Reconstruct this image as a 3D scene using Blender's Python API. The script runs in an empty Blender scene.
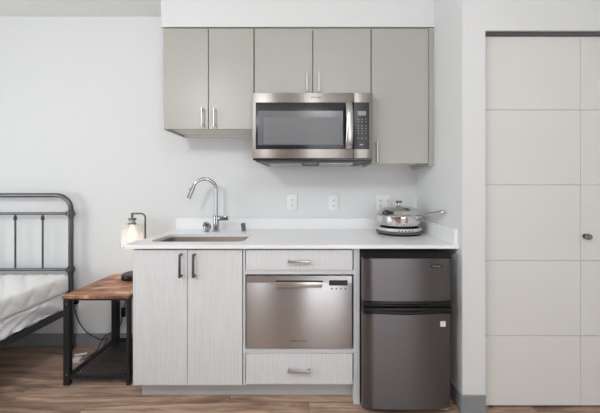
import bpy, bmesh, math, random
from mathutils import Vector, Matrix
random.seed(4)
PI = math.pi
C = bpy.context.scene.collection

# ------------------------------------------------------------------ camera
CX, CY, CZ, F = 309.0, 189.0, 1.19, 300.0      # principal column / row, eye height, focal length (px)
DIST = 2.28                                    # eye to the kitchen wall
cam = bpy.data.cameras.new('camera'); camo = bpy.data.objects.new('camera', cam); C.objects.link(camo)
camo.location = (0, -DIST, CZ); camo.rotation_euler = (PI/2, 0, 0)
cam.sensor_width = 36; cam.lens = 18.0
cam.shift_x = -(CX-300)/600; cam.shift_y = -(206.5-CY)/600
cam.clip_start = 0.01
bpy.context.scene.camera = camo
def X(px, d): return (px-CX)*(DIST-d)/F
def Z(py, d): return CZ+(CY-py)*(DIST-d)/F

# ------------------------------------------------------------------ materials
def nt(name):
    m = bpy.data.materials.new(name); m.use_nodes = True
    n = m.node_tree.nodes; l = m.node_tree.links
    return m, n, l, n['Principled BSDF']
def srgb(r, g, b):
    f = lambda c: (c/255/12.92) if c/255 <= .04045 else ((c/255+.055)/1.055)**2.4
    return (f(r), f(g), f(b), 1)
def simple(name, rgb, rough=.5, metal=0.0, bump=0.0, bscale=200, coat=0.0, var=0.03, spec=.5):
    m, n, l, p = nt(name)
    col = srgb(*rgb)
    noi = n.new('ShaderNodeTexNoise'); noi.inputs['Scale'].default_value = 6; noi.inputs['Detail'].default_value = 3
    tc = n.new('ShaderNodeTexCoord'); l.new(tc.outputs['Object'], noi.inputs['Vector'])
    mx = n.new('ShaderNodeMix'); mx.data_type = 'RGBA'
    mx.inputs[6].default_value = tuple(c*(1-var) for c in col[:3])+(1,)
    mx.inputs[7].default_value = tuple(min(1, c*(1+var)) for c in col[:3])+(1,)
    l.new(noi.outputs['Fac'], mx.inputs[0]); l.new(mx.outputs[2], p.inputs['Base Color'])
    p.inputs['Roughness'].default_value = rough; p.inputs['Metallic'].default_value = metal
    p.inputs['Coat Weight'].default_value = coat; p.inputs['Specular IOR Level'].default_value = spec
    if bump:
        nb = n.new('ShaderNodeTexNoise'); nb.inputs['Scale'].default_value = bscale
        l.new(tc.outputs['Object'], nb.inputs['Vector'])
        b = n.new('ShaderNodeBump'); b.inputs['Strength'].default_value = bump; b.inputs['Distance'].default_value = .002
        l.new(nb.outputs['Fac'], b.inputs['Height']); l.new(b.outputs['Normal'], p.inputs['Normal'])
    return m
def brushed(name, rgb, rough=.3, axis='x', aniso=.9):
    m, n, l, p = nt(name)
    tc = n.new('ShaderNodeTexCoord'); mp = n.new('ShaderNodeMapping')
    mp.inputs['Scale'].default_value = (4, 4, 900) if axis == 'x' else (900, 4, 4)
    noi = n.new('ShaderNodeTexNoise'); noi.inputs['Scale'].default_value = 1; noi.inputs['Detail'].default_value = 2
    l.new(tc.outputs['Object'], mp.inputs[0]); l.new(mp.outputs[0], noi.inputs['Vector'])
    mr = n.new('ShaderNodeMapRange'); mr.inputs[3].default_value = rough*.8; mr.inputs[4].default_value = rough*1.2
    l.new(noi.outputs['Fac'], mr.inputs[0]); l.new(mr.outputs[0], p.inputs['Roughness'])
    b = n.new('ShaderNodeBump'); b.inputs['Strength'].default_value = .05; b.inputs['Distance'].default_value = .0005
    l.new(noi.outputs['Fac'], b.inputs['Height']); l.new(b.outputs['Normal'], p.inputs['Normal'])
    p.inputs['Base Color'].default_value = srgb(*rgb); p.inputs['Metallic'].default_value = 1
    p.inputs['Anisotropic'].default_value = aniso
    cb = n.new('ShaderNodeCombineXYZ'); cb.inputs[0].default_value = 0; cb.inputs[2].default_value = 1; l.new(cb.outputs[0], p.inputs['Tangent'])
    return m
def grain(name, c0, c1, rough=.45, scale=(60, 60, 2.2), bump=.15):
    m, n, l, p = nt(name)
    tc = n.new('ShaderNodeTexCoord'); mp = n.new('ShaderNodeMapping'); mp.inputs['Scale'].default_value = scale
    noi = n.new('ShaderNodeTexNoise'); noi.inputs['Scale'].default_value = 2; noi.inputs['Detail'].default_value = 5; noi.inputs['Distortion'].default_value = .4
    l.new(tc.outputs['Object'], mp.inputs[0]); l.new(mp.outputs[0], noi.inputs['Vector'])
    cr = n.new('ShaderNodeValToRGB'); cr.color_ramp.elements[0].position = .3; cr.color_ramp.elements[1].position = .62
    cr.color_ramp.elements[0].color = srgb(*c0); cr.color_ramp.elements[1].color = srgb(*c1)
    l.new(noi.outputs['Fac'], cr.inputs[0]); l.new(cr.outputs[0], p.inputs['Base Color'])
    b = n.new('ShaderNodeBump'); b.inputs['Strength'].default_value = bump; b.inputs['Distance'].default_value = .001
    l.new(noi.outputs['Fac'], b.inputs['Height']); l.new(b.outputs['Normal'], p.inputs['Normal'])
    p.inputs['Roughness'].default_value = rough
    return m

M = {}
M['wall'] = simple('wall_paint', (220, 221, 221), .75, bump=.12, bscale=120, var=.01)
M['ceiling'] = simple('ceiling_paint', (234, 237, 235), .85, bump=.15, bscale=90, var=.01)
M['rear'] = simple('rear_wall_darkened', (158, 150, 145), .8)  # unseen wall, darkened to cut bounce and deepen steel reflections
M['door'] = simple('closet_door_paint', (219, 218, 214), .42, var=.01)
M['upper'] = simple('greige_laminate', (172, 170, 163), .36, var=.012, bump=.03, bscale=300)
M['upper_side'] = simple('greige_panel', (168, 167, 163), .4, var=.01)
M['upper_edge'] = simple('shadow_gap_grey', (120, 118, 112), .6)
M['under'] = simple('pale_maple_board', (226, 223, 217), .5, var=.01)
M['base'] = grain('white_grain_laminate', (207, 208, 209), (219, 220, 221), .42, (115, 115, 3), .08)
M['base_plain'] = simple('white_carcass', (206, 207, 209), .5, var=.01)
M['toe'] = simple('toe_kick_grey', (190, 190, 190), .5, var=.02)
M['quartz'] = simple('white_quartz', (240, 240, 241), .22, var=.015, bump=.0)
M['steel'] = brushed('brushed_steel', (168, 163, 158), .36)
M['steel_dw'] = brushed('brushed_steel_dishwasher', (188, 187, 188), .34)
M['steel_dark'] = brushed('dark_brushed_steel', (112, 110, 112), .33)
M['sink'] = brushed('satin_sink_steel', (168, 157, 145), .3)
M['chrome'] = simple('chrome', (178, 178, 181), .10, 1, var=.0)
M['nickel'] = simple('brushed_nickel', (200, 198, 195), .3, 1, var=.0)
M['pull_dark'] = simple('dark_nickel', (120, 120, 122), .32, 1, var=.0)
M['pan'] = simple('polished_steel', (214, 212, 211), .07, 1, var=.0)
M['black'] = simple('black_plastic', (13, 13, 14), .35, var=.02, spec=.35)
M['blackmatte'] = simple('black_matte', (13, 13, 14), .6, spec=.2)
M['mwframe'] = simple('microwave_black_glass', (38, 38, 42), .18, var=.02)
M['mwpanel'] = simple('control_panel_black', (52, 52, 55), .35, var=.02)
M['mwbottom'] = simple('grey_bottom_panel', (88, 88, 88), .5)
M['filter'] = simple('satin_silver', (182, 182, 184), .35, .6)
M['ring'] = simple('light_silver_ring', (214, 214, 214), .3, .2)
M['lcd'] = simple('lcd_grey', (150, 156, 150), .3)
M['key'] = simple('key_print', (165, 165, 168), .5)
M['ink'] = simple('dark_ink', (30, 28, 30), .5)
M['white'] = simple('white_plastic', (232, 232, 232), .35, var=.01)
M['slot'] = simple('outlet_slot', (60, 60, 60), .6)
M['basegrey'] = simple('grey_vinyl_base', (134, 136, 139), .5, var=.10, bump=.1, bscale=40)
M['iron'] = simple('gunmetal_tube', (96, 96, 99), .25, .85, var=.05)
M['rail'] = simple('dark_powder_coat', (66, 67, 71), .5, .3)
M['frame'] = simple('black_powder_coat', (38, 38, 41), .5, .2, bump=.05, bscale=400)
M['bronze'] = simple('lamp_gunmetal', (112, 104, 98), .35, .8)
M['cord'] = simple('black_cord', (22, 22, 24), .5)
M['satin'] = simple('white_satin_sheet', (240, 240, 243), .38, var=.01, bump=.1, bscale=30)
M['quilt'] = simple('quilted_white_fabric', (240, 239, 237), .8, var=.015, bump=.35, bscale=350)
M['brass'] = simple('antique_nickel', (150, 145, 128), .25, 1)
M['brown'] = simple('added_door_brown', (92, 76, 68), .5)

def mat_floor():
    m, n, l, p = nt('vinyl_plank_floor')
    tc = n.new('ShaderNodeTexCoord')
    br = n.new('ShaderNodeTexBrick'); br.offset = .37; br.squash = 1
    br.inputs['Scale'].default_value = 1; br.inputs['Brick Width'].default_value = 1.22; br.inputs['Row Height'].default_value = .152
    br.inputs['Mortar Size'].default_value = .0014; br.inputs['Mortar Smooth'].default_value = .3
    br.inputs['Color1'].default_value = (0, 0, 0, 1); br.inputs['Color2'].default_value = (1, 1, 1, 1); br.inputs['Mortar'].default_value = (.5, .5, .5, 1)
    l.new(tc.outputs['Object'], br.inputs['Vector'])
    sep = n.new('ShaderNodeSeparateColor'); l.new(br.outputs['Color'], sep.inputs[0])
    off = n.new('ShaderNodeVectorMath'); off.operation = 'MULTIPLY_ADD'
    comb = n.new('ShaderNodeCombineXYZ'); l.new(sep.outputs[0], comb.inputs[0]); l.new(sep.outputs[0], comb.inputs[1])
    off.inputs[1].default_value = (7, 3, 0); l.new(comb.outputs[0], off.inputs[0]); l.new(tc.outputs['Object'], off.inputs[2])
    mp = n.new('ShaderNodeMapping'); mp.inputs['Scale'].default_value = (1.3, 13, 1); l.new(off.outputs[0], mp.inputs[0])
    a = n.new('ShaderNodeTexNoise'); a.inputs['Scale'].default_value = 1.6; a.inputs['Detail'].default_value = 6; a.inputs['Distortion'].default_value = 1.1; a.inputs['Roughness'].default_value = .62
    l.new(mp.outputs[0], a.inputs['Vector'])
    mp2 = n.new('ShaderNodeMapping'); mp2.inputs['Scale'].default_value = (5, 110, 1); l.new(off.outputs[0], mp2.inputs[0])
    f = n.new('ShaderNodeTexNoise'); f.inputs['Scale'].default_value = 1; f.inputs['Detail'].default_value = 3; l.new(mp2.outputs[0], f.inputs['Vector'])
    cr = n.new('ShaderNodeValToRGB'); e = cr.color_ramp.elements
    e[0].position = .28; e[0].color = srgb(84, 65, 54); e[1].position = .72; e[1].color = srgb(192, 166, 145)
    x = e.new(.5); x.color = srgb(146, 121, 104)
    l.new(a.outputs['Fac'], cr.inputs[0])
    m1 = n.new('ShaderNodeMix'); m1.data_type = 'RGBA'; m1.blend_type = 'MULTIPLY'; m1.inputs[0].default_value = .5
    l.new(cr.outputs[0], m1.inputs[6]); l.new(f.outputs['Fac'], m1.inputs[7])
    m2 = n.new('ShaderNodeMix'); m2.data_type = 'RGBA'; m2.blend_type = 'MULTIPLY'; m2.inputs[7].default_value = (.35, .3, .28, 1)
    l.new(br.outputs['Fac'], m2.inputs[0]); l.new(m1.outputs[2], m2.inputs[6])
    hs = n.new('ShaderNodeHueSaturation'); mr = n.new('ShaderNodeMapRange'); mr.inputs[3].default_value = 1.6; mr.inputs[4].default_value = 2.0
    l.new(sep.outputs[0], mr.inputs[0]); l.new(mr.outputs[0], hs.inputs['Value']); l.new(m2.outputs[2], hs.inputs['Color'])
    l.new(hs.outputs[0], p.inputs['Base Color'])
    p.inputs['Roughness'].default_value = .42
    b = n.new('ShaderNodeBump'); b.inputs['Strength'].default_value = .2; b.inputs['Distance'].default_value = .001
    l.new(f.outputs['Fac'], b.inputs['Height']); l.new(b.outputs['Normal'], p.inputs['Normal'])
    return m
M['floor'] = mat_floor()
def mat_rustic():
    m, n, l, p = nt('rustic_wood_board')
    tc = n.new('ShaderNodeTexCoord'); mp = n.new('ShaderNodeMapping'); mp.inputs['Scale'].default_value = (3, 26, 3)
    mp.inputs['Rotation'].default_value = (0, 0, .05)
    l.new(tc.outputs['Object'], mp.inputs[0])
    a = n.new('ShaderNodeTexNoise'); a.inputs['Scale'].default_value = 1.5; a.inputs['Detail'].default_value = 6; a.inputs['Distortion'].default_value = 1.5
    l.new(mp.outputs[0], a.inputs['Vector'])
    c = n.new('ShaderNodeTexNoise'); c.inputs['Scale'].default_value = 9; c.inputs['Detail'].default_value = 4; l.new(tc.outputs['Object'], c.inputs['Vector'])
    ad = n.new('ShaderNodeMath'); ad.operation = 'MULTIPLY_ADD'; ad.inputs[1].default_value = .6; l.new(c.outputs['Fac'], ad.inputs[0])
    ml = n.new('ShaderNodeMath'); ml.operation = 'MULTIPLY'; ml.inputs[1].default_value = .6; l.new(a.outputs['Fac'], ml.inputs[0]); l.new(ml.outputs[0], ad.inputs[2])
    cr = n.new('ShaderNodeValToRGB'); e = cr.color_ramp.elements
    e[0].position = .42; e[0].color = srgb(66, 44, 34); e[1].position = .74; e[1].color = srgb(220, 172, 136)
    x = e.new(.54); x.color = srgb(136, 88, 60); x = e.new(.63); x.color = srgb(176, 116, 78)
    l.new(ad.outputs[0], cr.inputs[0]); l.new(cr.outputs[0], p.inputs['Base Color'])
    p.inputs['Roughness'].default_value = .4
    return m
M['rustic'] = mat_rustic()
def mat_glass(name, alpha, rgb, rough=.05):
    m, n, l, p = nt(name)
    p.inputs['Base Color'].default_value = srgb(*rgb); p.inputs['Roughness'].default_value = rough
    p.inputs['Alpha'].default_value = alpha; p.inputs['IOR'].default_value = 1.45
    return m
M['shade'] = mat_glass('clear_shade_glass', .30, (236, 236, 236), .12)
M['mwglass'] = simple('microwave_window', (96, 96, 98), .25, .0, var=.03, spec=.8)
def mat_emit(name, rgb, s):
    m, n, l, p = nt(name)
    p.inputs['Base Color'].default_value = srgb(*rgb); p.inputs['Emission Color'].default_value = srgb(*rgb); p.inputs['Emission Strength'].default_value = s
    return m
M['bulb'] = mat_emit('lit_bulb', (255, 232, 204), 2.0)
M['filament'] = mat_emit('hot_filament', (255, 190, 110), 14)
M['fill_globe'] = mat_emit('added_globe_glow', (250, 252, 255), 45)  # emission of the globe lamps added as fill
M['fill_globe_bright'] = mat_emit('added_globe_glow_bright', (250, 252, 255), 150)
M['pane_glow'] = mat_emit('added_pane_glow', (236, 242, 250), 2.6)  # emissive glow for the panes of both invented windows
def mat_perf():
    # woven dots of the microwave window screen
    m, n, l, p = nt('microwave_screen')
    tc = n.new('ShaderNodeTexCoord'); v = n.new('ShaderNodeTexVoronoi'); v.inputs['Scale'].default_value = 260; v.inputs['Randomness'].default_value = 0
    l.new(tc.outputs['Object'], v.inputs['Vector'])
    cr = n.new('ShaderNodeValToRGB'); cr.color_ramp.elements[0].position = .25; cr.color_ramp.elements[1].position = .5
    cr.color_ramp.elements[0].color = srgb(86, 86, 88); cr.color_ramp.elements[1].color = srgb(118, 118, 120)
    l.new(v.outputs['Distance'], cr.inputs[0]); l.new(cr.outputs[0], p.inputs['Base Color'])
    p.inputs['Roughness'].default_value = .38; p.inputs['Metallic'].default_value = .0
    return m
M['screen'] = mat_perf()

# ------------------------------------------------------------------ mesh building
def wloc(o):
    v = Vector((0, 0, 0))
    while o: v += o.location; o = o.parent
    return v
class MB:
    def __init__(s): s.bm = bmesh.new()
    def add(s, other):
        me = bpy.data.meshes.new('t'); other.to_mesh(me); s.bm.from_mesh(me); bpy.data.meshes.remove(me); other.free()
    def box(s, x0, x1, y0, y1, z0, z1, bv=0.0, seg=2, rot=None):
        x0, x1 = min(x0, x1), max(x0, x1); y0, y1 = min(y0, y1), max(y0, y1); z0, z1 = min(z0, z1), max(z0, z1)
        b = bmesh.new(); bmesh.ops.create_cube(b, size=1)
        bmesh.ops.scale(b, vec=(x1-x0, y1-y0, z1-z0), verts=b.verts)
        if bv: bmesh.ops.bevel(b, geom=b.edges[:], offset=bv, segments=seg, affect='EDGES', profile=.5)
        if rot: bmesh.ops.rotate(b, cent=(0, 0, 0), matrix=rot, verts=b.verts)
        bmesh.ops.translate(b, vec=((x0+x1)/2, (y0+y1)/2, (z0+z1)/2), verts=b.verts)
        s.add(b); return s
    def cyl(s, p, q, r, r2=None, n=20, bv=0):
        p, q = Vector(p), Vector(q); d = q-p; b = bmesh.new()
        bmesh.ops.create_cone(b, cap_ends=True, segments=n, radius1=r, radius2=r if r2 is None else r2, depth=d.length)
        if bv:
            es = [e for e in b.edges if all(len(f.verts) > 4 for f in e.link_faces) or any(len(f.verts) > 4 for f in e.link_faces)]
            bmesh.ops.bevel(b, geom=es, offset=bv, segments=2, affect='EDGES')
        bmesh.ops.rotate(b, cent=(0, 0, 0), matrix=Vector((0, 0, 1)).rotation_difference(d).to_matrix(), verts=b.verts)
        bmesh.ops.translate(b, vec=(p+q)/2, verts=b.verts); s.add(b); return s
    def tube(s, pts, r, n=12, ry=None, rad=None):
        # swept tube along a polyline; ry: second radius; rad: radius multiplier per point
        pts = [Vector(p) for p in pts]; b = bmesh.new(); rings = []; up = None
        for i, p in enumerate(pts):
            t = (pts[min(i+1, len(pts)-1)]-pts[max(i-1, 0)]).normalized()
            if up is None: up = Vector((0, 0, 1)) if abs(t.z) < .9 else Vector((0, 1, 0))
            sx = t.cross(up).normalized(); up = sx.cross(t).normalized()
            k = rad[i] if rad else 1
            rings.append([b.verts.new(p+sx*math.cos(2*PI*j/n)*r*k+up*math.sin(2*PI*j/n)*(ry or r)*k) for j in range(n)])
        for a, c in zip(rings, rings[1:]):
            for j in range(n): b.faces.new((a[j], a[(j+1) % n], c[(j+1) % n], c[j]))
        b.faces.new(rings[0][::-1]); b.faces.new(rings[-1]); s.add(b); return s
    def lathe(s, prof, c, n=40):
        b = bmesh.new(); rings = []
        for r, z in prof:
            if r < 1e-6: rings.append([b.verts.new((c[0], c[1], z))])
            else: rings.append([b.verts.new((c[0]+r*math.cos(2*PI*j/n), c[1]+r*math.sin(2*PI*j/n), z)) for j in range(n)])
        for a, d in zip(rings, rings[1:]):
            for j in range(n):
                k = (j+1) % n
                if len(a) == 1 and len(d) == 1: continue
                if len(a) == 1: b.faces.new((a[0], d[k], d[j]))
                elif len(d) == 1: b.faces.new((a[j], a[k], d[0]))
                else: b.faces.new((a[j], a[k], d[k], d[j]))
        bmesh.ops.recalc_face_normals(b, faces=b.faces); s.add(b); return s
    def build(s, name, mat, parent=None, origin=None, smooth=35, mod=None):
        bmesh.ops.recalc_face_normals(s.bm, faces=s.bm.faces)
        if parent is not None: L = wloc(parent)
        elif origin is not None: L = Vector(origin)
        else:
            xs = [v.co for v in s.bm.verts]
            L = Vector(((min(v.x for v in xs)+max(v.x for v in xs))/2, (min(v.y for v in xs)+max(v.y for v in xs))/2, min(v.z for v in xs)))
        bmesh.ops.translate(s.bm, vec=-L, verts=s.bm.verts)
        me = bpy.data.meshes.new(name); s.bm.to_mesh(me); s.bm.free()
        me.materials.append(M[mat] if isinstance(mat, str) else mat)
        if smooth:
            for p in me.polygons: p.use_smooth = True
            try: me.set_sharp_from_angle(angle=math.radians(smooth))
            except Exception: pass
        o = bpy.data.objects.new(name, me); C.objects.link(o)
        if parent is not None: o.parent = parent
        else: o.location = L
        return o
def tag(o, label, cat, group=None):
    o['label'] = label; o['category'] = cat
    if group: o['group'] = group
    return o
def thing(name, loc, label, cat, group=None):
    o = bpy.data.objects.new(name, None); C.objects.link(o); o.location = loc; o.empty_display_size = .1
    return tag(o, label, cat, group)
def struct(name, mb, mat, **k):
    o = mb.build(name, mat, origin=(0, 0, 0), **k); o['kind'] = 'structure'; return o
def text(name, body, size, x, y, z, mat, parent, depth=.0004, sx=1, shear=0, align='CENTER'):
    c = bpy.data.curves.new(name, 'FONT'); c.body = body; c.size = size; c.extrude = depth; c.align_x = align; c.align_y = 'CENTER'; c.shear = shear
    tmp = bpy.data.objects.new(name, c); C.objects.link(tmp)
    dg = bpy.context.evaluated_depsgraph_get(); me = bpy.data.meshes.new_from_object(tmp.evaluated_get(dg)); bpy.data.objects.remove(tmp)
    me.transform(Matrix.Translation(Vector((x, y, z))-wloc(parent)) @ Matrix.Rotation(PI/2, 4, 'X') @ Matrix.Scale(sx, 4, (1, 0, 0)))
    me.materials.clear(); me.materials.append(M[mat])
    o = bpy.data.objects.new(name, me); C.objects.link(o); o.parent = parent
    return o
def arc(c, r, a0, a1, n, u, v):
    c, u, v = Vector(c), Vector(u), Vector(v)
    return [c+u*r*math.cos(a0+(a1-a0)*i/n)+v*r*math.sin(a0+(a1-a0)*i/n) for i in range(n+1)]

# ------------------------------------------------------------------ setting
XL, XR, YB, H = -4.0, 2.6, -4.7, 2.5
RW, PF = .816, .684                       # return wall x, depth of the pillar front
PR = .938                                 # pillar right corner (closet opening starts)
CR_ = 1.995                               # closet opening ends
HB = 2.033                                # closet header bottom
struct('floor', MB().box(XL, XR, YB, .12, -.06, 0), 'floor', smooth=0)
struct('ceiling', MB().box(XL, XR, YB, .12, H, H+.08), 'ceiling', smooth=0)
struct('wall_back', MB().box(XL, XR, 0, .12, 0, H), 'wall', smooth=0)
LY0, LY1, LZ0, LZ1 = -3.9, -1.5, .45, 2.25
struct('wall_left', MB().box(XL-.12, XL, YB, LY0, 0, H).box(XL-.12, XL, LY1, .12, 0, H).box(XL-.12, XL, LY0, LY1, 0, LZ0).box(XL-.12, XL, LY0, LY1, LZ1, H), 'wall', smooth=0)
w = MB()
for a in (LY0, (LY0+LY1)/2-.02, LY1-.04): w.box(XL-.08, XL-.03, a, a+.04, LZ0, LZ1)
w.box(XL-.08, XL-.03, LY0, LY1, LZ0, LZ0+.04).box(XL-.08, XL-.03, LY0, LY1, LZ1-.04, LZ1)
wf = struct('added_window_left', w, 'white', smooth=0)  # unseen side window, added as a source of fill
MB().box(XL-.11, XL-.10, LY0, LY1, LZ0, LZ1).build('pane', 'pane_glow', wf, smooth=0)
struct('wall_far_right', MB().box(XR, XR+.12, YB, .12, 0, H), 'wall', smooth=0)
struct('wall_pillar', MB().box(RW, PR, -PF, 0, 0, H), 'wall', smooth=0)
struct('wall_header', MB().box(PR, CR_, -PF, -PF+.12, HB, H), 'wall', smooth=0)
struct('wall_closet_side', MB().box(CR_, XR, -PF, -PF+.12, 0, H), 'wall', smooth=0)
struct('trim_soffit', MB().box(-.965, RW, -.325, 0, 2.247, H), 'wall', smooth=0)
# rear wall with an added, unseen window opening; its invented daylight comes through
WX0, WX1, WZ0, WZ1 = .12, 2.05, .04, 2.15
w = MB().box(XL, WX0, YB-.12, YB, 0, H).box(WX1, XR, YB-.12, YB, 0, H).box(WX0, WX1, YB-.12, YB, 0, WZ0).box(WX0, WX1, YB-.12, YB, WZ1, H)
struct('wall_rear', w, 'rear', smooth=0)
w = MB()
for a in (WX0, (WX0+WX1)/2-.02, WX1-.04): w.box(a, a+.04, YB-.08, YB-.03, WZ0, WZ1)
w.box(WX0, WX1, YB-.08, YB-.03, WZ0, WZ0+.04).box(WX0, WX1, YB-.08, YB-.03, WZ1-.04, WZ1)
wf = struct('added_window_rear', w, 'white', smooth=0)  # unseen rear window, added for fill and steel reflections
MB().box(WX0, WX1, YB-.11, YB-.10, WZ0, WZ1).build('pane', 'pane_glow', wf, smooth=0)
struct('added_door_rear', MB().box(-1.75, -.35, YB, YB+.04, 0.005, 2.1, .004), 'brown', smooth=0)  # unseen door, added for its brown reflection in the steel
# baseboards
struct('baseboard_back', MB().box(XL, -.975, -.012, 0, 0, .095, .002, 1), 'basegrey')
struct('baseboard_pillar', MB().box(RW-.01, PR, -PF-.010, -PF, 0, .096, .002, 1).box(RW-.010, RW, -PF, -.02, 0, .096, .002, 1), 'basegrey')
# closet track and bifold doors
t = MB().box(PR+.004, CR_-.004, -.672, -.642, HB-.0135, HB-.001, .002, 1)
struct('trim_closet_track', t, 'pull_dark')
DD = .652
def leaf(name, x0, x1):
    m = MB().box(x0, x1, -DD+.030, -DD+.006, .014, 2.0185)
    zs = [.014, .394, .802, 1.212, 1.619, 2.0185]
    for a, b in zip(zs, zs[1:]):
        m.box(x0, x1, -DD, -DD+.010, a+.0012, b-.0012, .0012, 1)
    return struct(name, m, 'door')
d1 = leaf('door_1', .944, 1.4725)
d2 = leaf('door_2', 1.4745, 1.986)
kx, kz = X(589.0, DD+.03)+.004, Z(237.0, DD+.03)
MB().cyl((kx, -DD, kz), (kx, -DD-.006, kz), .013).cyl((kx, -DD-.004, kz), (kx, -DD-.02, kz), .006).cyl((kx, -DD-.018, kz), (kx, -DD-.034, kz), .0175, .014, bv=.002).build('door_knob', 'brass', d2)
g = MB().cyl((.975, -DD+.015, 0), (.975, -DD+.015, .016), .006).box(.955, 1.0, -DD+.002, -DD+.028, 0, .004)
g.build('floor_pivot', 'nickel', d1)

# ------------------------------------------------------------------ handles
def bar_v(parent, x, y, z0, z1, mat='nickel', r=.0062, inset=.012, out=.028):
    m = MB().cyl((x, y-out, z0), (x, y-out, z1), r, n=14, bv=.001)
    for z in (z0+inset, z1-inset): m.cyl((x, y, z), (x, y-out, z), r*.9, n=12)
    return m.build('handle', mat, parent)

def flat_v(parent, x, y, z0, z1, mat):
    m = MB().box(x-.006, x+.006, y-.032, y-.022, z0, z1, .0015)
    for z in (z0+.006, z1-.006): m.box(x-.006, x+.006, y-.030, y, z-.006, z+.006, .001, 1)
    return m.build('handle', mat, parent)
def flat_h(parent, x0, x1, y, z, mat):
    m = MB().box(x0, x1, y-.032, y-.022, z-.006, z+.006, .0015)
    for x in (x0+.006, x1-.006): m.box(x-.006, x+.006, y-.030, y, z-.006, z+.006, .001, 1)
    return m.build('handle', mat, parent)

# ------------------------------------------------------------------ upper cabinets
UD = .33
def upper(x0, x1, z0, z1, splits, handles, label, side=None):
    t = thing('wall_cabinet', ((x0+x1)/2, 0, z0), label, 'cabinet', 'greige wall cabinets')
    y1, th = -(UD-.02), .016
    c = MB().box(x0, x0+th, y1, -.001, z0, z1).box(x1-th, x1, y1, -.001, z0, z1).box(x0+th, x1-th, y1, -.001, z1-th, z1)
    c.box(x0+th, x1-th, -.012, -.001, z0+.02, z1-th)
    c.build('carcass', 'upper_side', t, smooth=0)
    MB().box(x0+th, x1-th, y1, -.012, z0+.014, z0+.028).box(x0+th, x1-th, -.030, -.001, z0-.0, z0+.014).build('bottom_panel', 'under', t, smooth=0)
    for k, (a, b) in enumerate(splits):
        d = MB().box(a, b, -UD, -UD+.019, z0+.002, z1-.008, .0012, 1).build('door', 'upper', t)
        for (hx, hz0, hz1) in handles[k]: bar_v(d, hx, -UD, hz0, hz1)
    if side:
        MB().box(side[0], side[1], -UD+.004, -.001, z0-.012, z1, .001, 1).build('filler_panel', 'upper_side', t)
    MB().box(x0, (side[1] if side else x1), y1+.002, -.001, z1, 2.2465).build('top_filler', 'upper_edge', t, smooth=0)
    return t
ub = Z(129.3, UD); ut = 2.241
hx = lambda p: X(p, UD+.028)
upper(-.949, -.3585, ub, ut, [(-.947, -.6565), (-.6515, -.361)],
      [[(hx(201.7), Z(126, .36), Z(107, .36))], [(hx(213.7), Z(126, .36), Z(107, .36))]],
      'greige wall cabinet with two doors above the faucet, beside the window side of the microwave'.replace('beside the window side of', 'left of'))
upper(-.355, .4015, 1.797, ut, [(-.353, .0225), (.0275, .400)],
      [[(hx(307), Z(91, .36), Z(71, .36))], [(hx(319), Z(91, .36), Z(71, .36))]],
      'short greige wall cabinet with two doors directly above the microwave')
upper(.4045, .778, Z(163.8, UD), ut, [(.4075, .776)], [[(hx(377.3), Z(161.5, .36), Z(141.5, .36))]],
      'tall single-door greige wall cabinet above the pan, against the side wall', side=(.780, .8155))

# ------------------------------------------------------------------ microwave
MD = .40
mx0, mx1, mz0, mz1 = X(252.0, MD), X(372.9, MD), Z(158.3, MD), 1.7935
t = thing('microwave', (0, 0, mz0-.02), 'stainless over-range microwave with black window frame, mounted under the short cabinet', 'microwave')
MB().box(mx0+.002, mx1-.002, -MD+.045, -.002, mz0, mz1).build('body', 'mwbottom', t, smooth=0)
xs = X(353.5, MD)
fz0, fz1 = Z(149.2, MD), Z(102.4, MD)
fx0, fx1 = X(255.6, MD), X(369.3, MD)
MB().box(mx0, xs-.0008, -MD, -MD+.044, mz0, mz1, .003).build('door', 'steel', t)
cp = MB().box(xs+.0008, mx1, -MD, -MD+.044, mz0, mz1, .003).build('control_column', 'steel', t)
fr = MB().box(fx0, xs-.001, -MD-.003, -MD+.002, fz0, fz1, .0025).build('window_frame', 'mwframe', t)
wx0, wx1, wz0, wz1 = X(258, MD), X(342.8, MD), Z(145, MD), Z(111, MD)
# window recess: darker chamfer then the perforated screen
r_ = MB(); bm = r_.bm
o4 = [bm.verts.new((x, -MD-.0034, z)) for x, z in ((wx0, wz0), (wx1, wz0), (wx1, wz1), (wx0, wz1))]
ix0, ix1, iz0, iz1 = wx0+.036, wx1-.016, wz0+.008, wz1-.040
i4 = [bm.verts.new((x, -MD-.0032, z)) for x, z in ((ix0, iz0), (ix1, iz0), (ix1, iz1), (ix0, iz1))]
for k in range(4): bm.faces.new((o4[k], o4[(k+1) % 4], i4[(k+1) % 4], i4[k]))
for k in range(4):
    pass
r_.build('window_glass', 'mwglass', fr, smooth=0)
MB().box(ix0, ix1, -MD-.0034, -MD-.003, iz0, iz1).build('window_screen', 'screen', fr, smooth=0)
cpn = MB().box(xs+.001, fx1, -MD-.003, -MD+.002, fz0, fz1, .0025).build('control_panel', 'mwpanel', t)
MB().box(X(357.6, MD), X(366, MD), -MD-.0042, -MD-.002, Z(115.6, MD), Z(111.2, MD), .001, 1).build('display', 'lcd', cpn)
for r in range(7):
    for c in range(3):
        kx_ = X(358.3, MD)+c*X(CX+3.7, MD); kz_ = Z(119.2+r*2.55+(1.6 if r > 1 else 0)+(2.2 if r > 5 else 0), MD)
        MB().box(kx_-.0035, kx_+.0035, -MD-.0038, -MD-.002, kz_-.0022, kz_+.0022).build('key', 'key', cpn, smooth=0)
MB().box(X(359.5, MD), X(363, MD), -MD-.0038, -MD-.002, Z(145.2, MD), Z(144.2, MD)).build('key', 'key', cpn, smooth=0)
hx0 = X(349.2, MD+.03)
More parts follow.
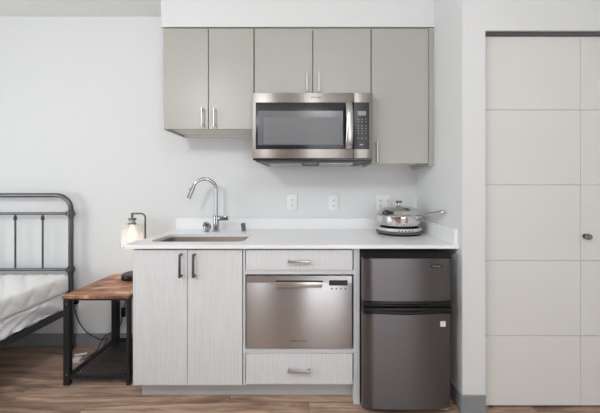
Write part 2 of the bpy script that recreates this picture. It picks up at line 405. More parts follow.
pts = [(hx0, -MD, Z(103.2, MD)), (hx0, -MD-.018, Z(104, MD)), (hx0, -MD-.034, Z(109, MD)), (hx0+.002, -MD-.042, Z(118, MD)), (hx0+.002, -MD-.044, Z(126, MD)), (hx0+.002, -MD-.042, Z(134, MD)), (hx0, -MD-.034, Z(143, MD)), (hx0, -MD-.018, Z(148, MD)), (hx0, -MD, Z(148.6, MD))]
MB().tube(pts, .021, 16, ry=.007).build('handle', 'nickel', t, smooth=50)
text('logo', 'Whirlpool', .016, X(315.5, MD), -MD-.0006, Z(97.2, MD), 'ink', t, .0002, .9, .25)
b = MB()
v = [(mx0+.01, -MD+.02), (mx1-.004, -MD+.02), (mx1-.02, -.02), (mx0+.03, -.02)]
bt = [b.bm.verts.new((x, y, mz0)) for x, y in v]; bb = [b.bm.verts.new((x+(.012 if x < 0 else -.012), y+.008, mz0-.020)) for x, y in v]
for k in range(4): b.bm.faces.new((bt[k], bt[(k+1) % 4], bb[(k+1) % 4], bb[k]))
b.bm.faces.new(bb); b.bm.faces.new(bt)
bo = b.build('underside', 'mwbottom', t, smooth=0)
for a, c in ((-.27, -.05), (.07, .29)):
    MB().box(a, c, -.31, -.09, mz0-.030, mz0-.019, .002, 1).build('grease_filter', 'filter', bo)
MB().box(-.03, .05, -.30, -.24, mz0-.023, mz0-.019, .002, 1).build('light_cover', 'lcd', bo)
MB().box(mx0+.005, mx1-.005, -MD+.004, -MD+.03, mz0-.012, mz0, .002, 1).build('vent_lip', 'mwframe', t)

# ------------------------------------------------------------------ base cabinets
BD = .625                        # depth of door faces
bz0, bz1 = Z(385.2, BD), Z(249.8, BD)
bx0, bxm, bxr = -.972, -.366, .245
def carcass(x0, x1, t, name='carcass'):
    th = .016; c = MB()
    c.box(x0, x0+th, -BD+.021, -.005, .105, .864).box(x1-th, x1, -BD+.021, -.005, .105, .864)
    c.box(x0+th, x1-th, -BD+.021, -.005, .105, .121).box(x0+th, x1-th, -.017, -.005, .121, .864)
    return c.build(name, 'base_plain', t, smooth=0)
t = thing('base_cabinet', ((bx0+bxm)/2, -.3, 0), 'white wood-grain base cabinet with two doors and dark pulls under the sink', 'cabinet', 'white base cabinets')
carcass(bx0+.002, bxm, t)
for a, b_, hp in ((bx0, -.6725, 179.6), (-.6695, bxm-.003, 193.2)):
    d = MB().box(a, b_, -BD, -BD+.019, bz0, bz1, .0012, 1).build('door', 'base', t)
    flat_v(d, X(hp, BD+.027), -BD, Z(277.5, BD+.02), Z(254, BD+.02), 'pull_dark')
MB().box(-.966, bxm, -.544, -.526, 0, .105).build('toe_kick', 'toe', t, smooth=0)

t = thing('base_cabinet', (-.05, -.3, 0), 'white base cabinet framing the dishwasher, one drawer above and one below it', 'cabinet', 'white base cabinets')
cc = MB(); th = .016
cc.box(bxm+.001, bxm+.013, -BD+.006, -.005, .105, .864).box(.2465, .280, -BD+.004, -.005, 0, .864)
cc.box(bxm+.013, .2465, -BD+.01, -.005, .105, .118).box(bxm+.013, .2465, -.017, -.005, .118, .864)
cc.box(bxm+.013, .2465, -BD+.006, -.3, Z(274.6, BD), Z(270.2, BD)).box(bxm+.013, .2465, -BD+.006, -.005, Z(353.4, BD), Z(349.2, BD))
cc.build('carcass', 'base_plain', t, smooth=0)
MB().box(bxm, .2465, -.544, -.526, 0, .105).build('toe_kick', 'toe', t, smooth=0)
dr = MB().box(X(246, BD), X(352.6, BD), -BD, -BD+.019, Z(270, BD), bz1, .0012, 1).build('drawer', 'base', t)
flat_h(dr, X(287.5, BD+.03), X(310.2, BD+.03), -BD, Z(262, BD+.03), 'nickel')
dr = MB().box(X(246, BD), X(352.6, BD), -BD, -BD+.019, bz0+.006, Z(354, BD), .0012, 1).build('drawer', 'base', t)
flat_h(dr, X(287.5, BD+.03), X(310.2, BD+.03), -BD, Z(372.3, BD+.03), 'nickel')

# ------------------------------------------------------------------ dishwasher drawer
t = thing('dishwasher', (-.05, -.3, Z(349, BD)), 'stainless drawer dishwasher between the two white cabinet drawers', 'dishwasher')
dx0, dx1, dz0, dz1 = X(246.5, BD), X(352, BD), Z(348.3, BD), Z(275.8, BD)
MB().box(dx0+.006, dx1-.006, -BD+.03, -.03, dz0+.002, dz1-.002).build('tub', 'blackmatte', t, smooth=0)
gz = Z(281.3, BD)
hx0_, hx1_ = X(275.8, BD), X(322.8, BD)
fp = MB().box(dx0, dx1, -BD-.004, -BD+.028, dz0, gz-.006, .002)
fp.box(dx0, hx0_, -BD-.004, -BD+.028, gz-.008, dz1, .0008, 1).box(hx1_, dx1, -BD-.004, -BD+.028, gz-.008, dz1, .0008, 1)
fp.box(hx0_-.001, hx1_+.001, -BD-.004, -BD+.028, gz+.005, dz1, .0008, 1)
fp = fp.build('front_panel', 'steel_dw', t)
MB().box(hx0_, hx1_, -BD+.012, -BD+.02, gz-.006, gz+.0045).build('grip_recess', 'blackmatte', fp, smooth=0)
MB().box(hx0_+.001, X(322, BD), -BD-.020, -BD-.002, Z(286.6, BD), Z(281.2, BD), .003).build('handle', 'nickel', t)
MB().box(X(329, BD), X(347.6, BD), -BD-.0055, -BD-.003, Z(285.3, BD), Z(280.0, BD), .001, 1).build('display', 'mwframe', t)
kb = MB()
for i in range(4):
    q = X(331.8+4.5*i, BD); kb.cyl((q, -BD-.003, Z(288.4, BD)), (q, -BD-.0065, Z(288.4, BD)), .005, n=16)
kb.build('buttons', 'pull_dark', t)
text('brand_lettering', 'FISHER & PAYKEL', .0125, X(298.5, BD), -BD-.0045, Z(340.6, BD), 'ink', t, .0002, .98)

# ------------------------------------------------------------------ refrigerator
FD = .70
fx0, fx1 = .283, .748
t = thing('refrigerator', (.515, -.35, 0), 'two-door dark stainless mini refrigerator with black trim under the countertop', 'refrigerator')
MB().box(fx0+.003, fx1-.003, -.635, -.06, .02, .842, .004, 1).build('body', 'black', t)
MB().box(fx0+.006, fx1-.006, -.66, -.635, .03, .83).build('gasket', 'blackmatte', t, smooth=0)
zt = Z(258.4, FD)
# freezer door: steel slab with black sloping cap and black grip along its foot
def slab(x0, x1, z0, z1, bulge=.010, n=14):
    m = MB(); rows = []
    for z in (z0, z1):
        pts = []
        for i in range(n+1):
            u = -1+2*i/n
            e = max(0, (abs(u)-.93)/.07)
            pts.append(m.bm.verts.new((x0+(x1-x0)*i/n, -FD-bulge*(1-u*u)+.012*e*e, z)))
        pts.append(m.bm.verts.new((x1, -.661, z))); pts.append(m.bm.verts.new((x0, -.661, z)))
        rows.append(pts)
    k = len(rows[0])
    for i in range(k): m.bm.faces.new((rows[0][i], rows[0][(i+1) % k], rows[1][(i+1) % k], rows[1][i]))
    m.bm.faces.new(rows[0][::-1]); m.bm.faces.new(rows[1])
    return m
zb1, zb2 = Z(301, FD), Z(313.3, FD)
d = slab(fx0, fx1, zb1, zt, .006).build('freezer_door', 'steel_dark', t, smooth=40)
# cap wedge
c = MB(); a = [(fx0, -.71, zt), (fx1, -.71, zt), (fx1, -.705, zt+.008), (fx0, -.705, zt+.008)]
c.box(fx0, fx1, -.704, -.661, zt, zt+.010, .003, 2)
vv = [(fx0+.004, -.698, zt+.009), (fx1-.004, -.698, zt+.009), (fx1-.014, -.63, zt+.032), (fx0+.004, -.63, zt+.032)]
lo = [c.bm.verts.new(p) for p in vv]; hi = [c.bm.verts.new((p[0], -.63, zt+.002)) for p in vv[:2]]
c.bm.faces.new(lo); c.bm.faces.new((lo[0], lo[3], hi[0])); c.bm.faces.new((lo[1], lo[2], hi[1])); c.bm.faces.new((lo[0], hi[0], hi[1], lo[1])); c.bm.faces.new((lo[2], lo[3], hi[0], hi[1]))
c.build('door_cap', 'blackmatte', d)
g = MB().box(fx0+.001, fx1-.001, -.7125, -.661, zb1-.029, zb1-.001, .004)
g.tube([(fx0+.09, -.700, zb1-.022), (fx0+.11, -.713, zb1-.018), ((fx0+fx1)/2, -.718, zb1-.016), (fx1-.11, -.713, zb1-.018), (fx1-.09, -.700, zb1-.022)], .008, 10, ry=.006)
g.build('freezer_grip', 'black', d)
MB().cyl((X(424.5, FD), -.705, Z(304, FD)), (X(424.5, FD), -.7125, Z(304, FD)), .009, n=16).build('grip_badge', 'nickel', d)
# logo oval
ox, oz = X(436, FD), Z(266, FD)
lg = MB(); n_ = 28; ro = [lg.bm.verts.new((ox+.035*math.cos(2*PI*i/n_), -FD-.0072, oz+.0095*math.sin(2*PI*i/n_))) for i in range(n_)]
lg.bm.faces.new(ro); e = bmesh.ops.extrude_face_region(lg.bm, geom=lg.bm.faces[:]); bmesh.ops.translate(lg.bm, vec=(0, .004, 0), verts=[q for q in e['geom'] if isinstance(q, bmesh.types.BMVert)])
lgo = lg.build('logo', 'ink', d)
text('logo_lettering', 'Danby', .0120, ox, -FD-.0076, oz, 'key', lgo, .0002, 1.4, .2)
d = slab(fx0, fx1, Z(408.5, FD), zb2, .009).build('refrigerator_door', 'steel_dark', t, smooth=40)
g = MB().box(fx0+.001, fx1-.001, -.7135, -.661, zb2+.001, zb2+.032, .004)
g.tube([(fx0+.02, -.702, zb2+.020), (fx0+.06, -.712, zb2+.010), ((fx0+fx1)/2, -.718, zb2+.006), (fx1-.06, -.712, zb2+.010), (fx1-.02, -.702, zb2+.020)], .006, 10, ry=.008)
g.build('refrigerator_grip', 'black', d)
q = X(442.5, FD); z_ = Z(323.5, FD)
MB().box(q-.0135, q+.0135, -.7062, -.700, z_-.0135, z_+.0135).build('sticker', 'white', d, smooth=0)
MB().box(fx0+.01, fx1-.01, -.66, -.62, .008, .034).build('kick_grille', 'blackmatte', t, smooth=0)
for px_ in (fx0+.04, fx1-.04):
    for py_ in (-.60, -.12): MB().cyl((px_, py_, 0), (px_, py_, .022), .014, n=14).build('foot', 'blackmatte', t)
MB().box(fx1-.05, fx1-.005, -.69, -.64, .018, .030, .002, 1).build('hinge', 'nickel', t)

# ------------------------------------------------------------------ countertop with sink opening
CT, CB, CF = .885, .8645, -.645
cx0, cx1 = -1.006, RW-.0005
def rrect(x0, x1, y0, y1, r, n=6):
    out = []
    for cx_, cy_, a in ((x1-r, y1-r, 0), (x0+r, y1-r, PI/2), (x0+r, y0+r, PI), (x1-r, y0+r, 1.5*PI)):
        for i in range(n+1): out.append((cx_+r*math.cos(a+PI/2*i/n), cy_+r*math.sin(a+PI/2*i/n)))
    return out
SX0, SX1, SY0, SY1 = -.930, -.382, -.543, -.235
t = MB(); bm = t.bm
outer = [(cx0, CF), (cx1, CF), (cx1, -.001), (cx0, -.001)]
ov = [bm.verts.new((x, y, CT)) for x, y in outer]; iv = [bm.verts.new((x, y, CT)) for x, y in rrect(SX0, SX1, SY0, SY1, .05)]
es = [bm.edges.new((l_[i], l_[(i+1) % len(l_)])) for l_ in (ov, iv) for i in range(len(l_))]
bmesh.ops.triangle_fill(bm, edges=es, use_beauty=True)
bmesh.ops.recalc_face_normals(bm, faces=bm.faces)
e = bmesh.ops.extrude_face_region(bm, geom=bm.faces[:])
bmesh.ops.translate(bm, vec=(0, 0, CB-CT), verts=[q for q in e['geom'] if isinstance(q, bmesh.types.BMVert)])
ctop = t.build('countertop', 'quartz', smooth=30)
tag(ctop, 'white quartz countertop with backsplash over the base cabinets and refrigerator', 'countertop')
bh = .968
MB().box(cx0+.0, cx1-.02, -.020, -.001, CT, bh, .0015, 1).build('backsplash', 'quartz', ctop)
MB().box(cx1-.020, cx1, -.640, -.001, CT, bh, .0015, 1).build('side_splash', 'quartz', ctop)

# sink bowl
s = MB(); rings = []
for (inset, z, r) in ((-.012, .8640, .055), (.002, .8640, .05), (.004, .80, .05), (.008, .70, .048), (.02, .684, .045), (.05, .680, .03)):
    rings.append([s.bm.verts.new((x, y, z)) for x, y in rrect(SX0+inset, SX1-inset, SY0+inset, SY1-inset, r)])
for a, b in zip(rings, rings[1:]):
    for i in range(len(a)): s.bm.faces.new((a[i], a[(i+1) % len(a)], b[(i+1) % len(b)], b[i]))
s.bm.faces.new(rings[-1])
so = s.build('sink', 'sink', smooth=50)
tag(so, 'stainless undermount sink bowl set into the white countertop', 'sink')
md = so.modifiers.new('thick', 'SOLIDIFY'); md.thickness = .0012; md.offset = -1
sc = ((SX0+SX1)/2, (SY0+SY1)/2)
MB().lathe([(0, .681), (.02, .681), (.034, .6835), (.042, .6835), (.044, .6805)], sc, 28).build('drain', 'chrome', so)

# faucet
fxx, fy = X(216.2, .12), -.12
t = thing('faucet', (fxx, fy, CT), 'chrome gooseneck pull-down faucet standing behind the sink', 'faucet')
MB().lathe([(0, CT), (.027, CT), (.027, CT+.006), (.021, CT+.010), (.021, CT+.108), (.016, CT+.114), (0, CT+.114)], (fxx, fy), 28).build('base', 'chrome', t)
R_ = .078; az = CT+.298
dx_, dy_ = -math.cos(.32), -math.sin(.32)       # the neck swings left and a little forward
pts = [(fxx, fy, CT+.10), (fxx, fy, CT+.2)]
cxn = Vector((fxx+dx_*R_, fy+dy_*R_, az))
pts += arc(cxn, R_, PI, .10*PI, 22, (dx_, dy_, 0), (0, 0, 1))
MB().tube(pts, .0115, 16).build('neck', 'chrome', t, smooth=60)
e0, e1 = Vector(pts[-2]), Vector(pts[-1]); dn = (e1-e0).normalized()
h = MB().cyl(e1-dn*.004, e1+dn*.090, .0135, .0150, n=20, bv=.002)
h.box(e1.x+dn.x*.02-.022, e1.x+dn.x*.02-.008, e1.y-.006, e1.y+.004, e1.z-.032, e1.z-.012, .002, 1)
h.build('spray_head', 'chrome', t)
lv = MB().cyl((fxx+.016, fy, CT+.094), (fxx+.034, fy, CT+.094), .019, n=20, bv=.002).box(fxx+.030, fxx+.092, fy-.014, fy+.008, CT+.080, CT+.110, .004)
lv.build('lever', 'chrome', t)

# soap pump / stopper leaning left of faucet
q = X(207, .13)
t = thing('soap_dispenser', (q, -.135, CT), 'short round chrome fitting with tilted cap on the counter, immediately beside the faucet base', 'soap dispenser')
MB().lathe([(0, CT), (.022, CT), (.022, CT+.004), (.013, CT+.007), (.012, CT+.026), (0, CT+.026)], (q, -.135), 24).build('collar', 'chrome', t)
rt = Matrix.Rotation(-.55, 3, 'Y')
m = MB(); m.lathe([(0, 0), (.028, 0), (.032, .008), (.032, .018), (.020, .026), (0, .027)], (0, 0), 24)
bmesh.ops.rotate(m.bm, cent=(0, 0, 0), matrix=Matrix.Rotation(.9, 3, 'Y') @ Matrix.Rotation(.5, 3, 'X'), verts=m.bm.verts)
bmesh.ops.translate(m.bm, vec=(q-.004, -.137, CT+.034), verts=m.bm.verts)
m.build('pump_head', 'chrome', t)
# air gap cap right of sink
q = X(243.8, .12)
t = thing('air_gap', (q, -.12, CT), 'small chrome air gap cap on the counter behind the right sink corner', 'air gap')
MB().lathe([(0, CT), (.020, CT), (.020, CT+.005), (.0, CT+.006)], (q, -.12), 24).build('flange', 'chrome', t)
MB().cyl((q+.001, -.12, CT+.005), (q-.005, -.122, CT+.060), .0165, n=24, bv=.004).build('cap', 'pull_dark', t)

# ------------------------------------------------------------------ outlets
def outlet(x0, x1, z0, z1, label, gangs=1, group='duplex outlets above the counter'):
    t = thing('wall_outlet', ((x0+x1)/2, 0, z0), label, 'outlet', group)
    MB().box(x0, x1, -.0065, -.0005, z0, z1, .002, 2).build('cover_plate', 'white', t)
    w_ = (x1-x0)/gangs; cz = (z0+z1)/2
    for g_ in range(gangs):
        cx_ = x0+w_*(g_+.5)
        for s_ in (-1, 1):
            zc = cz+s_*.020
            r = MB().box(cx_-.0165, cx_+.0165, -.0082, -.006, zc-.014, zc+.014, .0015, 2).build('receptacle', 'white', t)
            sl = MB().box(cx_-.0075, cx_-.0050, -.0088, -.008, zc-.003, zc+.006).box(cx_+.0050, cx_+.0075, -.0088, -.008, zc-.003, zc+.006).cyl((cx_, -.008, zc-.008), (cx_, -.0088, zc-.008), .003, n=10)
            sl.build('slots', 'slot', r, smooth=0)
    return t
outlet(X(287, 0), X(297.2, 0), Z(210.4, 0), Z(194.6, 0), 'white duplex outlet on the wall between faucet and pan, nearer the faucet')
outlet(X(328.5, 0), X(338.6, 0), Z(210.8, 0), Z(195, 0), 'white duplex outlet on the wall between faucet and pan, nearer the pan')
outlet(X(376.5, 0), X(391.3, 0), Z(211, 0), Z(195.3, 0), 'white double-width outlet partly hidden behind the lidded pan', 2)
lo_ = outlet(X(73.5, 0), X(83, 0), Z(309, 0), Z(296, 0), 'white outlet low on the wall between bed post and nightstand', 1, None)

# ------------------------------------------------------------------ hot plate and pan
hc = (X(398.8, .225), -.225)
t = thing('hot_plate', (hc[0], hc[1], CT), 'round silver and white electric hot plate on the counter beneath the pan', 'hot plate')
MB().lathe([(0, CT+.001), (.135, CT), (.142, CT+.004), (.142, CT+.012), (0, CT+.013)], hc, 48).build('base', 'blackmatte', t)
MB().lathe([(0, CT+.012), (.150, CT+.012), (.153, CT+.016), (.153, CT+.024), (.147, CT+.027), (0, CT+.027)], hc, 48).build('housing', 'mwbottom', t)
MB().lathe([(0, CT+.026), (.142, CT+.026), (.146, CT+.029), (.150, CT+.033), (.150, CT+.042), (.143, CT+.047), (.136, CT+.048), (0, CT+.048)], hc, 48).build('rim', 'ring', t)
MB().lathe([(0, CT+.047), (.134, CT+.047), (.134, CT+.0495), (0, CT+.0495)], hc, 48).build('cooking_surface', 'mwframe', t)
kb = MB()
for i in range(5):
    a = -PI/2+(i-2)*.14; kb.cyl((hc[0]+.149*math.cos(a), hc[1]+.149*math.sin(a), CT+.037), (hc[0]+.1525*math.cos(a), hc[1]+.1525*math.sin(a), CT+.037), .004, n=10)
kb.build('buttons', 'ink', t)
pb = CT+.0495
t = thing('saute_pan', (hc[0], hc[1], pb), 'polished steel pan with domed lid and long handle on the hot plate', 'pan')
rz = Z(214.2, .225)
MB().lathe([(0, pb), (.112, pb), (.122, pb+.003), (.138, pb+.016), (.1455, pb+.028), (.1465, pb+.031), (.147, pb+.034), (.1488, rz-.008), (.149, rz-.005), (.1495, rz-.003), (.153, rz), (.150, rz+.001), (.146, rz-.002), (.143, pb+.033), (.135, pb+.018), (.118, pb+.006), (0, pb+.005)], hc, 64).build('body', 'pan', t, smooth=60)
lz = rz+.001
lid = MB().lathe([(.1515, lz), (.1535, lz+.003), (.150, lz+.006), (.147, lz+.008), (.140, lz+.022), (.120, lz+.038), (.085, lz+.050), (.04, lz+.057), (0, lz+.059), (0, lz+.056), (.085, lz+.046), (.135, lz+.020), (.145, lz+.002)], hc, 64).build('lid', 'pan', t, smooth=60)
MB().lathe([(0, lz+.056), (.012, lz+.058), (.009, lz+.066), (.009, lz+.074), (.022, lz+.080), (.025, lz+.086), (.020, lz+.091), (0, lz+.093)], hc, 28).build('knob', 'chrome', lid, smooth=60)
pts = [(.698, -.337, 1.000), (.708, -.352, 1.008), (.728, -.386, 1.024), (.752, -.425, 1.036), (.778, -.468, 1.046), (.794, -.500, 1.054), (.801, -.516, 1.058)]
hd = MB().tube(pts, .0125, 14, ry=.0095, rad=[1.3, .85, .9, 1.15, 1.35, 1.2, .5])
hd.cyl((.690, -.325, .994), (.703, -.345, 1.002), .014, .009, n=14)
hd.build('handle', 'pan', t, smooth=60)

# ------------------------------------------------------------------ nightstand
nx0, nx1, ny0, ny1, nz = -1.478, -1.082, -.478, -.010, .549
t = thing('nightstand', ((nx0+nx1)/2, -.24, 0), 'rustic brown wood nightstand with black metal frame between bed and cabinets', 'nightstand')
MB().box(nx0-.004, nx1, ny0-.006, ny1, nz-.016, nz, .0015, 1).build('tabletop', 'rustic', t)
lw = .035
for x in (nx0, nx1-lw*.45):
    for y in (ny0, ny1-.05):
        ww = lw if x == nx0 else lw*.45
        dp = .03 if y == ny0 else .05
        if x == nx0 and y != ny0: x += .014
        l_ = MB().box(x, x+ww, y, y+dp, .008, nz-.016, .002, 1).build('leg', 'frame', t)
        MB().cyl((x+ww/2, y+dp/2, 0), (x+ww/2, y+dp/2, .013), .011, n=14).build('leveling_foot', 'nickel', l_)
        if x == nx0 and y == ny0:
            for z in (.075, .50): MB().cyl((x+ww*.6, y, z), (x+ww*.6, y-.003, z), .004, n=10).build('bolt', 'nickel', l_)
for (z0, z1, nm) in ((nz-.030, nz-.016, 'apron'), (.045, .068, 'shelf_rail')):
    r = MB().box(nx0+lw, nx1-.018, ny0+.004, ny0+.022, z0, z1).box(nx0+lw, nx1-.018, ny1-.03, ny1-.012, z0, z1)
    r.box(nx0+.012, nx0+.030, ny0+.03, ny1-.05, z0, z1).box(nx1-.017, nx1-.002, ny0+.03, ny1-.05, z0, z1)
    r.build(nm, 'frame', t, smooth=0)
ms = MB(); ax0, ax1, ay0, ay1 = nx0+.03, nx1-.017, ny0+.022, ny1-.03
st = .0245
def clip(cst, sgn):
    # line y = sgn*x + c clipped to the shelf rectangle
    p = []
    for x in (ax0, ax1):
        y = sgn*x+cst
        if ay0 <= y <= ay1: p.append((x, y))
    for y in (ay0, ay1):
        x = (y-cst)/sgn
        if ax0 < x < ax1: p.append((x, y))
    return p
for sgn in (.75, -.75):
    c0 = min(y-sgn*x for x in (ax0, ax1) for y in (ay0, ay1)); c1 = max(y-sgn*x for x in (ax0, ax1) for y in (ay0, ay1))
    c_ = c0+st*.6
    while c_ < c1:
        p = clip(c_, sgn)
        if len(p) == 2: ms.tube([(p[0][0], p[0][1], .0610), (p[1][0], p[1][1], .0610)], .0031, 4, ry=.0020)
        c_ += st*.75
ms.build('mesh_shelf', 'frame', t, smooth=0)

# ------------------------------------------------------------------ lamp
LX, LY = -1.262, -.115
t = thing('table_lamp', (LX, LY, nz), 'small lit lamp with clear glass shade and curved metal arm on nightstand', 'lamp')
MB().lathe([(0, nz), (.078, nz), (.080, nz+.004), (.080, nz+.026), (.074, nz+.036), (0, nz+.038)], (LX, LY), 36).build('base', 'black', t)
px_, py_ = -1.190, -.100
zt_ = Z(213.6, .11)
pts = [(px_, py_, nz+.02), (px_, py_, zt_-.045)]
pts += arc((px_-.032, py_, zt_-.032), .032, 0, PI/2, 8, (1, 0, 0), (0, 0, 1))
pts += [(LX-.005, LY, zt_)]
MB().tube(pts, .0062, 12).build('arm', 'bronze', t, smooth=60)
sk = MB().cyl((LX-.014, LY, zt_-.045), (LX-.014, LY, zt_+.006), .008, n=14)
sx_ = LX-.014
sk.lathe([(0, zt_-.032), (.024, zt_-.032), (.026, zt_-.036), (.026, zt_-.046), (0, zt_-.047)], (sx_, LY), 24)
sk.lathe([(0, zt_-.066), (.024, zt_-.066), (.026, zt_-.070), (.026, zt_-.076), (0, zt_-.077)], (sx_, LY), 24)
sko = sk.build('socket', 'bronze', t, smooth=40)
MB().lathe([(.020, zt_-.045), (.020, zt_-.068)], (sx_, LY), 24).build('socket_sleeve', 'filter', sko, smooth=60)
sz1 = zt_-.076; sz0 = Z(245.8, .11)
sh = MB().lathe([(.012, sz1), (.066, sz1), (.070, sz1-.004), (.071, sz0), (.0685, sz0), (.0675, sz1-.006), (.012, sz1-.003)], (sx_, LY), 40)
sh.build('lamp_shade', 'shade', t, smooth=50)
bl = MB().lathe([(.012, sz1-.002), (.013, sz1-.018), (.022, sz1-.040), (.031, sz1-.062), (.033, sz1-.080), (.028, sz1-.098), (.016, sz1-.110), (0, sz1-.114)], (sx_, LY), 24).build('bulb', 'bulb', t, smooth=60)

# ------------------------------------------------------------------ cords
def onfloor(px, py):  # floor point seen at a pixel
    d = DIST-F*CZ/(py-CY); return Vector((X(px, d), -d, 0))
def bez(pts, n=10):
    out = []; P = [Vector(p) for p in pts]; P = [P[0]]+P+[P[-1]]
    for i in range(1, len(P)-2):
        for k in range(n):
            u = k/n; a, b, c, d = P[i-1], P[i], P[i+1], P[i+2]
            out.append(.5*((2*b)+(-a+c)*u+(2*a-5*b+4*c-d)*u*u+(-a+3*b-3*c+d)*u**3))
    out.append(P[-2]); return out
pc = [(-1.30, -.06, nz+.004), (-1.325, -.008, nz-.005), (X(127, .012), -.012, Z(298, .012)), (X(123.5, .012), -.013, Z(312, .012)), (X(120, .012), -.013, Z(325, .012)), (X(110, .02), -.020, Z(333, .02)), (X(104, .02), -.030, Z(338, .03)), (X(99, .06), -.085, .008), (X(93, .12), -.14, .006), (X(86, .19), -.21, .0125)]
pc[0] = (-1.262+.0, -.010, nz-.02); pc[1] = (-1.315, -.010, nz-.03)
lc = MB().tube(bez(pc), .0032, 8).build('cord', 'cord', t, smooth=60)
MB().box(X(121.8, .012), X(125.4, .012), -.022, -.006, Z(316.5, .012), Z(307.5, .012), .003).build('inline_switch', 'black', lc)
t = thing('extension_lead', (onfloor(77.5, 361.5).x, onfloor(77.5, 361.5).y, 0), 'black extension lead from the low wall outlet to its white socket block on the floor', 'extension lead')
zz = Z(302, 0)
pc = [(X(78, 0), -.02, Z(300.5, 0)), (X(77.5, 0), -.030, Z(306, 0)), (X(80, .01), -.022, Z(321, .01)), (X(87, .02), -.022, Z(332, .02)), (X(97, .02), -.022, Z(338, .02)), (X(104, .02), -.030, Z(339.5, .03)), (X(108, .03), -.04, Z(338, .03)), (X(103, .06), -.075, .012), (X(97, .10), -.12, .008), (X(90, .17), -.185, .008)]
MB().tube(bez(pc), .0032, 8).build('wire', 'cord', t, smooth=60)
MB().box(X(75.5, 0), X(80, 0), -.030, -.009, Z(303, 0), Z(298.5, 0), .004).build('plug', 'black', t)
# white power adapter on the floor
p = onfloor(77.5, 361.5)
MB().box(p.x-.030, p.x+.022, p.y-.022, p.y+.022, 0, .026, .005, rot=Matrix.Rotation(.25, 3, 'Z')).build('socket_block', 'white', t)
pa, pq = onfloor(75, 357), onfloor(87, 355)
MB().tube(bez([(pa.x, pa.y, .012), ((pa.x+pq.x)/2, pa.y, .018), (pq.x, pq.y, .012)]), .009, 10, ry=.007).build('lamp_plug', 'white', t)

# ------------------------------------------------------------------ bed
hy = -.062; bx_r = X(71, .062); bx_l = bx_r-1.56
t = thing('bed_frame', ((bx_r+bx_l)/2, -1.0, 0), 'dark gunmetal tube bed frame with rounded spindle headboard against the wall', 'bed frame')
zt = Z(195.3, .062); rr = .105; R0 = .0165
pts = [(bx_r, hy, 0), (bx_r, hy, zt-rr)]+arc((bx_r-rr, hy, zt-rr), rr, 0, PI/2, 14, (1, 0, 0), (0, 0, 1))
pts += arc((bx_l+rr, hy, zt-rr), rr, PI/2, PI, 14, (1, 0, 0), (0, 0, 1))+[(bx_l, hy, 0)]
hb = MB().tube(pts, R0, 20).build('headboard', 'iron', t, smooth=60)
z1, z2 = Z(213.6, .062), Z(269.6, .062)
for z in (z1, z2):
    MB().cyl((bx_l, hy, z), (bx_r, hy, z), .0100, n=16).build('crossbar', 'iron', hb)
    for s_, x in ((-1, bx_r), (1, bx_l)):
        m = MB().lathe([(R0, z-.030), (R0+.004, z-.028), (R0+.004, z-.018), (R0+.010, z-.012), (R0+.010, z+.012), (R0+.004, z+.018), (R0+.004, z+.028), (R0, z+.030)], (x, hy), 24)
        m.cyl((x+s_*.02, hy, z), (x+s_*.034, hy, z), .018, .015, n=18, bv=.002)
        m.build('collar', 'iron', hb, smooth=40)
x = X(42.7, .062)
while x > bx_l+.1:
    if x < bx_r-.1:
        m = MB().cyl((x, hy, z2), (x, hy, z1), .0062, n=14)
        m.lathe([(.0062, z1-.050), (.010, z1-.046), (.0125, z1-.038), (.008, z1-.032), (.011, z1-.028), (.011, z1-.022), (.0062, z1-.018)], (x, hy), 16)
        m.build('spindle', 'iron', hb, smooth=50)
    x -= X(42.7, .062)-X(15.3, .062)
rx = bx_r+.004
RZ0, RZ1 = .276, .322
for s_, x in ((1, rx), (-1, bx_l-.004)):
    MB().box(x, x-s_*.006, -2.06, hy-.019, RZ0, RZ1, .001, 1).box(x-s_*.006, x-s_*.05, -2.06, hy-.019, RZ0, RZ0+.006).build('side_rail', 'rail', t)
MB().box(bx_l, bx_r, -2.066, -2.05, RZ0, RZ1, .001, 1).build('foot_rail', 'rail', t)
for x in (bx_l+.02, bx_r-.02): MB().box(x-.02, x+.02, -2.05, -2.01, 0, RZ1, .002, 1).build('leg', 'rail', t)
for i in range(11):
    y = -.2-i*.18; MB().box(bx_l+.01, bx_r-.01, y-.03, y+.03, RZ1-.040, RZ1-.022).build('slat', 'rail', t, smooth=0)
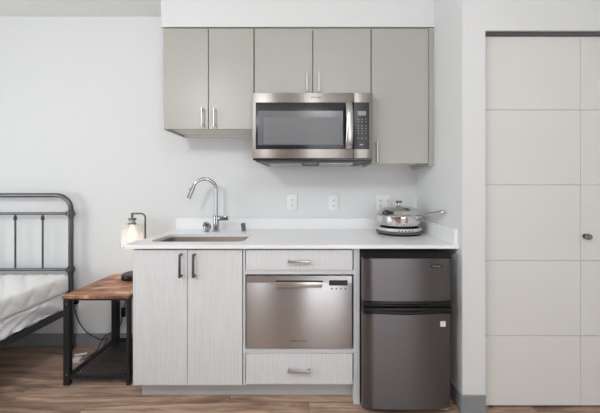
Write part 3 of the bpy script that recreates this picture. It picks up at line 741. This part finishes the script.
# mattress in satin sheet with drawn folds and quilted pad on top
def softbox(x0, x1, y0, y1, z0, z1, r, fn, step=.02):
    m = MB(); sec = []
    def edge(a, b):
        L = math.dist(a, b); n = max(1, int(L/step)); return [(a[0]+(b[0]-a[0])*i/n, a[1]+(b[1]-a[1])*i/n) for i in range(n)]
    for (cx_, cz_, a, nx_) in ((x1-r, z1-r, 0, None), (x0+r, z1-r, PI/2, None), (x0+r, z0+r, PI, None), (x1-r, z0+r, 1.5*PI, None)):
        sec.append([(cx_+r*math.cos(a+PI/2*i/6), cz_+r*math.sin(a+PI/2*i/6), math.cos(a+PI/2*i/6), math.sin(a+PI/2*i/6)) for i in range(7)])
    loop = []
    for k in range(4):
        loop += sec[k]; e0_, e1_ = sec[k][-1], sec[(k+1) % 4][0]
        n = max(1, int(math.dist(e0_[:2], e1_[:2])/step))
        for i in range(1, n): loop.append((e0_[0]+(e1_[0]-e0_[0])*i/n, e0_[1]+(e1_[1]-e0_[1])*i/n, e0_[2], e0_[3]))
    ny = int((y1-y0)/step); rings = []
    for j in range(ny+1):
        y = y0+(y1-y0)*j/ny
        q_ = min(1, max(0, min(y-y0, y1-y)/r)); sh_ = r*(1-math.sqrt(max(0, 1-(1-q_)**2)))
        ring = []
        for (x, z, nx_, nz_) in loop:
            o = fn(x, y, z, nx_, nz_)*min(1, q_+.1)
            ring.append(m.bm.verts.new((x+nx_*(o-sh_), y, z+nz_*(o-sh_))))
        rings.append(ring)
    for a, b in zip(rings, rings[1:]):
        for i in range(len(a)): m.bm.faces.new((a[i], a[(i+1) % len(a)], b[(i+1) % len(b)], b[i]))
    m.bm.faces.new(rings[0]); m.bm.faces.new(rings[-1][::-1])
    return m
mx_r = bx_r+.012
def folds(x, y, z, a, b):
    if abs(b) > .5: return 0
    u = y*1.0+(z-.37)*2.2
    return .010*math.sin(u*19+math.sin(y*7))+.007*math.sin((y-z*2.6)*47+1.3)*(.5+.5*math.sin(y*9))+.004*math.sin((y-z*3.2)*80)+.004*math.sin((y+z*1.3)*33)
mt = softbox(bx_l-.01, mx_r-.008, -2.03, -.09, .3225, .436, .020, folds, .014).build('mattress', 'satin', smooth=80)
tag(mt, 'mattress in a creased white satin sheet resting on the bed rail', 'mattress')
def quilting(x, y, z, a, b):
    if b < -.5: return 0
    s_ = .15 
    u = (x+z*.9)/s_; v_ = y/s_
    g1 = abs(math.sin(PI*(u+v_))); g2 = abs(math.sin(PI*(u-v_)))
    return .013*(min(g1, g2)**.45)-.009+.004*math.sin(y*6+x*3)
qt = softbox(bx_l-.018, mx_r+.004, -2.035, -.086, .4365, .572, .032, quilting, .0125).build('mattress_pad', 'quilt', smooth=80)
tag(qt, 'thick quilted white pad on top of the mattress', 'mattress pad')

# ------------------------------------------------------------------ added window and globe fill lights, and the table lamp bulb
def area(name, loc, rot, sx, sy, power, col):
    l = bpy.data.lights.new(name, 'AREA'); l.shape = 'RECTANGLE'; l.size = sx; l.size_y = sy; l.energy = power; l.color = col
    o = bpy.data.objects.new(name, l); C.objects.link(o); o.location = loc; o.rotation_euler = rot; return o
area('rear_fill_light', ((WX0+WX1)/2, YB+.02, (WZ0+WZ1)/2), (PI/2, 0, 0), WX1-WX0, WZ1-WZ0, 37, (.97, .985, 1))  # added fill, placed at the invented rear window
area('side_fill_light', (XL+.02, (LY0+LY1)/2, (LZ0+LZ1)/2), (PI/2, 0, -PI/2), LY1-LY0, LZ1-LZ0, 74, (.95, .985, 1))  # added fill, placed at the invented side window
def added_globe_lamp(x, y, label, r=.14, mat='fill_globe'):  # unseen globe lamps, added to light the room more evenly
    t = thing('added_pendant_lamp', (x, y, H-.30), label, 'added fill lamp', 'added globe fill lamps')
    MB().lathe([(0, H-.001), (.06, H-.001), (.06, H-.02), (.008, H-.03), (.008, H-.09), (.05, H-.10), (.05, H-.115), (0, H-.115)], (x, y), 32).build('canopy', 'white', t)
    MB().lathe([(r*math.sin(PI*i/20), H-.25+r*math.cos(PI*i/20)) for i in range(1, 20)], (x, y), 36).build('globe', mat, t, smooth=80)
added_globe_lamp(.14, -2.12, 'added unseen globe lamp above the kitchen side of the room')
added_globe_lamp(-1.3, -2.55, 'added unseen globe lamp near the foot of the bed', mat='fill_globe_bright')
l = bpy.data.lights.new('bulb_light', 'POINT'); l.energy = .8; l.color = (1, .86, .72); l.shadow_soft_size = .03
o = bpy.data.objects.new('bulb_light', l); C.objects.link(o); o.location = (sx_-.0, LY, sz1-.125)

w = bpy.data.worlds.new('world'); bpy.context.scene.world = w; w.use_nodes = True
w.node_tree.nodes['Background'].inputs[0].default_value = (.8, .88, 1, 1); w.node_tree.nodes['Background'].inputs[1].default_value = .6
vs = bpy.context.scene.view_settings
vs.view_transform = 'Standard'; vs.look = 'None'; vs.gamma = 1; vs.exposure = -1.02; vs.use_curve_mapping = False
